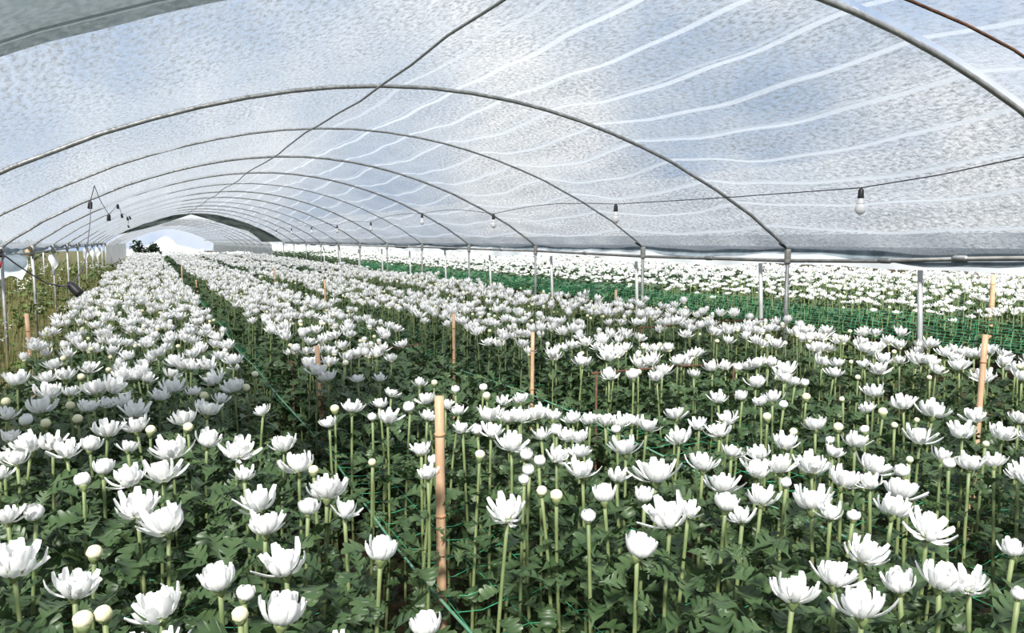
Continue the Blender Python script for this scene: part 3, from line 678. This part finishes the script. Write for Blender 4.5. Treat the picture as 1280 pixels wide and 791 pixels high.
def rebar(x0, x1, y, z0, z1, lab, dy=0):
    t = empty('rebar_frame', ((x0 + x1) / 2, y, 0)); h = (x1 - x0) / 2
    mesh_obj('crossbar', tube('crossbar', [(-h - .03, 0, z0), (0, dy / 2, (z0 + z1) / 2 + .008), (h + .03, dy, z1)], .006, M['rust'], 6), t)
    mesh_obj('leg', tube('leg', [(-h, 0, -.02), (-h, 0, .4), (-h, 0, z0 + .01)], .006, M['rust'], 6), t)
    mesh_obj('leg', tube('leg', [(h, dy, -.02), (h, dy, .4), (h, dy, z1 + .01)], .006, M['rust'], 6), t)
    tag(t, lab, 'frame', 'rusty net frames')
rebar(.80, 1.62, 5.1, .83, .90, 'rusty bar frame across the narrow rope-edged bed')
rebar(2.10, 3.0, 3.55, .91, .90, 'rusty bar frame across the bed between the inner paths')
rebar(3.40, 4.75, 5.1, .93, .95, 'rusty bar frame across the bed by the eave posts')

def net(name, x0, x1, y0, y1, z, lab, nx, step, seed, vertical=False, rad=.0014, zx=None):
    r = random.Random(seed); parts = []
    def P(a, y, s=0):
        return (x0 + (x1 - x0) * a + .012 * math.sin(y * 3 + a * 9 + seed), y, z + (zx * a if zx else 0) + .02 * math.sin(y * 1.9 + a * 4 + seed) + s)
    for i in range(nx):
        a = i / (nx - 1); parts.append(tube_vf([P(a, y) for y in np.arange(y0, y1, .22)], rad, 3, False))
    y = y0
    while y < y1:
        sk = r.uniform(-.05, .05); parts.append(tube_vf([P(a, y + sk * a, -.012 * math.sin(a * (nx - 1) * PI) ** 2 - .004) for a in np.linspace(0, 1, 2 * nx - 1)], rad, 3, False)); y += step * r.uniform(.85, 1.15)
    o = mesh_obj(name, mk(name, *merge(parts), M['twine'])); tag(o, lab, 'net'); return o
net('support_net', .74, 1.66, .9, 16, .58, 'green twine support net through the narrow rope-edged bed', 7, .125, 1)
net('support_net', 2.03, 2.98, .9, 16, .64, 'green twine support net through the bed between the inner paths', 7, .125, 2)
net('support_net', -.68, .44, .9, 9, .60, 'green twine support net low in the bed along the weedy verge', 8, .14, 3)
net('support_net', 8.16, 8.24, 1.0, 34, .42, 'upright green net along the edge of the neighbouring bed', 10, .09, 4, rad=.0017, zx=.30)
def rope(x, z, y0, y1, lab, rad=.0048):
    pts = [(x + .014 * math.sin(y * 2.1), y, z + .02 * math.sin(y * 1.4 + x)) for y in np.arange(y0, y1, .16)]
    tag(mesh_obj('net_rope', tube('net_rope', pts, rad, M['rope'], 6)), lab, 'rope')
rope(.735, .585, .85, 30, 'green edge rope of the net beside the stout bamboo stake')
rope(1.99, .68, .85, 30, 'green edge rope of the net along the second path')

# ------------------------------------------------------------------ light strings
def bulb(p, lab, group, globe=True, sc=1.0, tilt=(0, 0, 0), red=False):
    t = empty('light_bulb', p); t.rotation_euler = tilt; t.scale = (sc, sc, sc)
    mesh_obj('socket', mk('socket', *lathe_vf([(.006, .012), (.010, .006), (.016, -.002), (.0175, -.035), (.0185, -.042), (.018, -.050)], 14), M['black']), t)
    if globe:
        mesh_obj('collar', mk('collar', *lathe_vf([(.0150, -.048), (.0165, -.052), (.019, -.075), (.0235, -.088)], 14), M['collar']), t)
        mesh_obj('globe', mk('globe', *lathe_vf([(.0235, -.086), (.0285, -.098), (.0305, -.112), (.029, -.126), (.023, -.138), (.013, -.146), (.003, -.149)], 16), M['red'] if red else M['globe']), t)
    tag(t, lab, 'light bulb' if globe else 'lamp socket', group); return t
BY = [3.52, 6.28, 9.12, 11.95, 15.1, 18.1, 21.2, 24.4, 27.5]; BZ = [1.90, 1.915, 1.91, 2.0, 1.93, 1.92, 1.93, 1.93, 1.93]
cp = []
for i in range(len(BY)):
    cp.append((3.9, BY[i], BZ[i] + .012))
    if i < len(BY) - 1:
        ym = (BY[i] + BY[i + 1]) / 2; hy = min(HOOP_Y, key=lambda q: abs(q - ym - .5))
        for a in (.2, .4, .6, .8):
            y = BY[i] + (BY[i + 1] - BY[i]) * a; z0 = BZ[i] + (BZ[i + 1] - BZ[i]) * a; cp.append((3.9 + .01 * math.sin(y * 3), y, z0 + .012 + (.055 if i else -.005) * math.sin(PI * a)))
cp = [(3.9, -1.0, 2.20), (3.9, 1.0, 2.10), (3.9, 2.4, 2.02), (3.9, 3.0, 1.95)] + cp
tag(mesh_obj('light_cable', tube('light_cable', cp, .0035, M['cable'], 5)), 'thin dark cable strung with white bulbs below the net roof', 'cable')
for i, (y, z) in enumerate(zip(BY, BZ)):
    bulb((3.9, y, z), 'white light bulb hanging from the cable by the first full bay' if i == 0 else 'white light bulb on the eave-side cable, ' + ORD[i] + ' along from the first full bay bulb', 'bulbs on the cable by the eave', sc=1.0 if i == 0 else 1.1)
def pt(u, v, d): 
    q = ray(u, v); return CAM + q * d
LS = [pt(113, 253, 8.0), pt(136, 269, 9.3), pt(147, 256, 11.5), pt(152, 268, 13.0), pt(159, 272, 15.5), pt(162, 271, 17), pt(160, 282, 19)]
for i, p in enumerate(LS):
    bulb(tuple(p), 'empty black lamp socket over the outer bed, ' + ('nearest its hook' if i == 0 else ORD[i] + ' along from the one by the hook'), 'empty sockets over the outer bed', globe=False, sc=1.25 if i < 2 else 1.1, tilt=(.2, .15 - .1 * i, 0))
hook = pt(118, 232, 7.7)
path = [hook, pt(125, 250, 8.8), LS[1] + [0, 0, .01], pt(142, 262, 10.4), LS[2] + [0, 0, .01], pt(150, 262, 12.2), LS[3] + [0, 0, .01], pt(157, 268, 14.5), LS[4] + [0, 0, .01], LS[5] + [0, 0, .02], pt(161, 274, 18), LS[6] + [0, 0, .01]]
tag(mesh_obj('light_cable', tube('light_cable', [tuple(p) for p in path], .0035, M['cable'], 5)), 'dark cable carrying the empty sockets over the outer bed', 'cable')
ds = pt(88, 356, 4.4)
path = [hook, LS[0] + [0, 0, .012], pt(113, 275, 7.6), pt(109, 310, 6.6), pt(106, 328, 6.0), pt(98, 345, 5.0), ds, pt(78, 358, 4.3), pt(58, 354, 4.15), pt(38, 342, 4.0), pt(20, 330, 3.9), pt(8, 321, 3.8), pt(-12, 314, 3.7), pt(-80, 290, 3.3), pt(-260, 235, 2.6)]
tag(mesh_obj('light_cable', tube('light_cable', [tuple(p) for p in path], .0042, M['cable_purple'], 6)), 'sagging purplish cable with a hanging socket beside the weedy verge', 'cable')
bulb(tuple(ds), 'large black lamp socket hanging tilted from the sagging cable', None, globe=False, sc=1.45, tilt=(0, -.75, -.35))
bulb(tuple(pt(1, 313, 3.8)), 'small black lamp holder with a red globe on the sagging cable', None, globe=True, sc=.62, tilt=(.1, .25, 0), red=True)
# clips where the pipes meet the net near the eave
for y in (5.79, 8.22):
    p0 = (XR - .10, y - .03, ZE + .045)
    tag(mesh_obj('net_clip', tube('net_clip', [(p0[0] - .035, p0[1], p0[2] + .012), p0, (p0[0] + .03, p0[1], p0[2] - .015), (p0[0] + .05, p0[1], p0[2] - .03)], [.008, .014, .012, .006], M['black'], 6)), 'small black clip fixing the net beside an eave post', 'clip', 'net clips at the eave')

# ------------------------------------------------------------------ weeds, shrubs and trees outside
def blades(name, xs, ys, hs, m, seg=3, w=.006, bend=.25, per=1):
    Vs, Ts, n = [], [], 0
    for x, y, h in zip(xs, ys, hs):
        a = rng.uniform(0, 6.28); dx, dy = math.cos(a), math.sin(a); bd = bend * h * rng.uniform(.3, 1.2); V = []
        for i in range(seg + 1):
            t = i / seg; ww = w * (1 - t * .9) * .5; V += [(x + dx * bd * t * t - dy * ww, y + dy * bd * t * t + dx * ww, h * t), (x + dx * bd * t * t + dy * ww, y + dy * bd * t * t - dx * ww, h * t)]
        Vs.append(V); 
        for i in range(seg): q = n + i * 2; Ts += [(q, q + 1, q + 3), (q, q + 3, q + 2)]
        n += len(V)
    return np.concatenate([np.array(v) for v in Vs]), np.array(Ts)
def leafy(centers, rad, cnt, size, squash=1.0):
    Vs, Ts, n = [], [], 0
    base = np.array(leaf_vf(size, 'far', .5, .3)[0]); T = np.array(tris(leaf_vf(size, 'far')[1]))
    for c, R_, k in zip(centers, rad, cnt):
        for _ in range(k):
            d = rng.normal(0, 1, 3); d /= np.linalg.norm(d); p = np.array(c) + d * np.array([1, 1, squash]) * R_ * rng.uniform(.35, 1) ** .5
            if p[2] < .02: continue
            Vs.append(base * rng.uniform(.6, 1.3) @ rot((rng.normal(0, .5), rng.normal(0, .5), rng.uniform(0, 6.28))).T + p); Ts.append(T + n); n += len(base)
    return np.concatenate(Vs), np.concatenate(Ts)
k = 9000
xs = -rng.uniform(.95, 5.3, k); ys = rng.uniform(3.5, 45, k); hs = rng.uniform(.35, .95, k) * np.where(xs > -1.5, .75, 1)
V1, T1 = blades('w', xs, ys, hs, None, w=.011, bend=.35)
k = 260
c = np.column_stack([-rng.uniform(.95, 4.5, k), rng.uniform(4, 40, k), rng.uniform(.15, .65, k)])
V2, T2 = leafy(c, rng.uniform(.12, .28, k), [45] * k, .075)
k = 130
fx, fy, fz = -rng.uniform(.95, 5, k), rng.uniform(4, 30, k), rng.uniform(.7, 1.0, k)
Vf, Tf, n = [], [], len(V1) + len(V2)
oc = np.array([(1, 0, 0), (0, 1, 0), (-1, 0, 0), (0, -1, 0), (0, 0, .6), (0, 0, -.4)]) * .012; ot = np.array([(0, 1, 4), (1, 2, 4), (2, 3, 4), (3, 0, 4), (1, 0, 5), (2, 1, 5), (3, 2, 5), (0, 3, 5)])
for x, y, z in zip(fx, fy, fz):
    for _ in range(7): Vf.append(oc * rng.uniform(.6, 1.3) + np.array([x, y, z]) + rng.normal(0, .035, 3) * [1, 1, .5]); Tf.append(ot + n); n += 6
VV = np.concatenate([V1, V2] + Vf); TT = np.concatenate([T1, T2 + len(V1)] + Tf); MI = np.concatenate([np.zeros(len(T1)), np.ones(len(T2)), np.full(sum(len(t) for t in Tf), 2)])
tag(mesh_obj('weeds', tri_mesh('weeds', VV, TT, [M['weed'], M['weed_green'], M['weed_flower']], MI)), 'tall yellowish weeds with small white flowers along the tunnel side', 'weeds', kind='stuff')
# weeds between the last bed and the neighbouring bed
k = 5200
xs = rng.uniform(4.5, 8.3, k); ys = np.where(rng.random(k) < .7, rng.uniform(1.5, 40, k), rng.uniform(40, 78, k))
xs = np.where(ys > 40, 5.6 + (xs - 4.5) * .3, xs)
V1, T1 = blades('w', xs, ys, np.where(ys > 40, 1.6, 1) * rng.uniform(.12, .5, k), None, w=.012, bend=.4)
k = 700
c = np.column_stack([rng.uniform(4.6, 8.2, k), rng.uniform(2, 36, k), rng.uniform(.08, .45, k)]); V2, T2 = leafy(c, rng.uniform(.1, .22, k), [30] * k, .07)
tag(mesh_obj('weeds', tri_mesh('weeds_strip', np.concatenate([V1, V2]), np.concatenate([T1, T2 + len(V1)]), [M['weed_green'], M['weed_green']], np.zeros(len(T1) + len(T2)))), 'fresh green weeds on the strip between the two tunnels', 'weeds', kind='stuff')

def shrub(x, y, h, w, lab, n=900, group='dark shrubs beyond the weeds'):
    t = empty('shrub', (x, y, 0))
    mesh_obj('trunk', tube('trunk', [(0, 0, -.05), (.03, .02, h * .3), (-.02, .03, h * .7)], [.09, .07, .03], M['bark'], 8), t)
    cs = [(rng.uniform(-w, w) * .6, rng.uniform(-w, w) * .6, h * rng.uniform(.15, .62)) for _ in range(9)]
    Vc, Tc = leafy(cs, [w * rng.uniform(.4, .6) for _ in cs], [n // 9] * 9, .22, .38 * h / w)
    o = mesh_obj('crown', tri_mesh('crown', Vc, Tc, [M['tree_leaf']]), t); tag(o, kind='stuff')
    tag(t, lab, 'shrub', group)
for x, y, h, w in [(-8.0 - .8 * (k % 3), 20 + 4.2 * k, 1.75 + .15 * (k % 2), 1.9) for k in range(9)] + [(-29 + 5.2 * k, 64 + 1.5 * math.sin(k * 2), 2.1, 2.3) for k in range(5)]:
    shrub(x, y, h, w, 'dark leafy shrub standing beyond the weedy verge')
for x, y, h, w in ((-.55, 60, 2.0, .6), (.35, 61.5, 1.9, .6)):
    shrub(x, y, h, w, 'dark shrub beside the white sheeting beyond the far opening', 500, 'shrubs beyond the far opening')
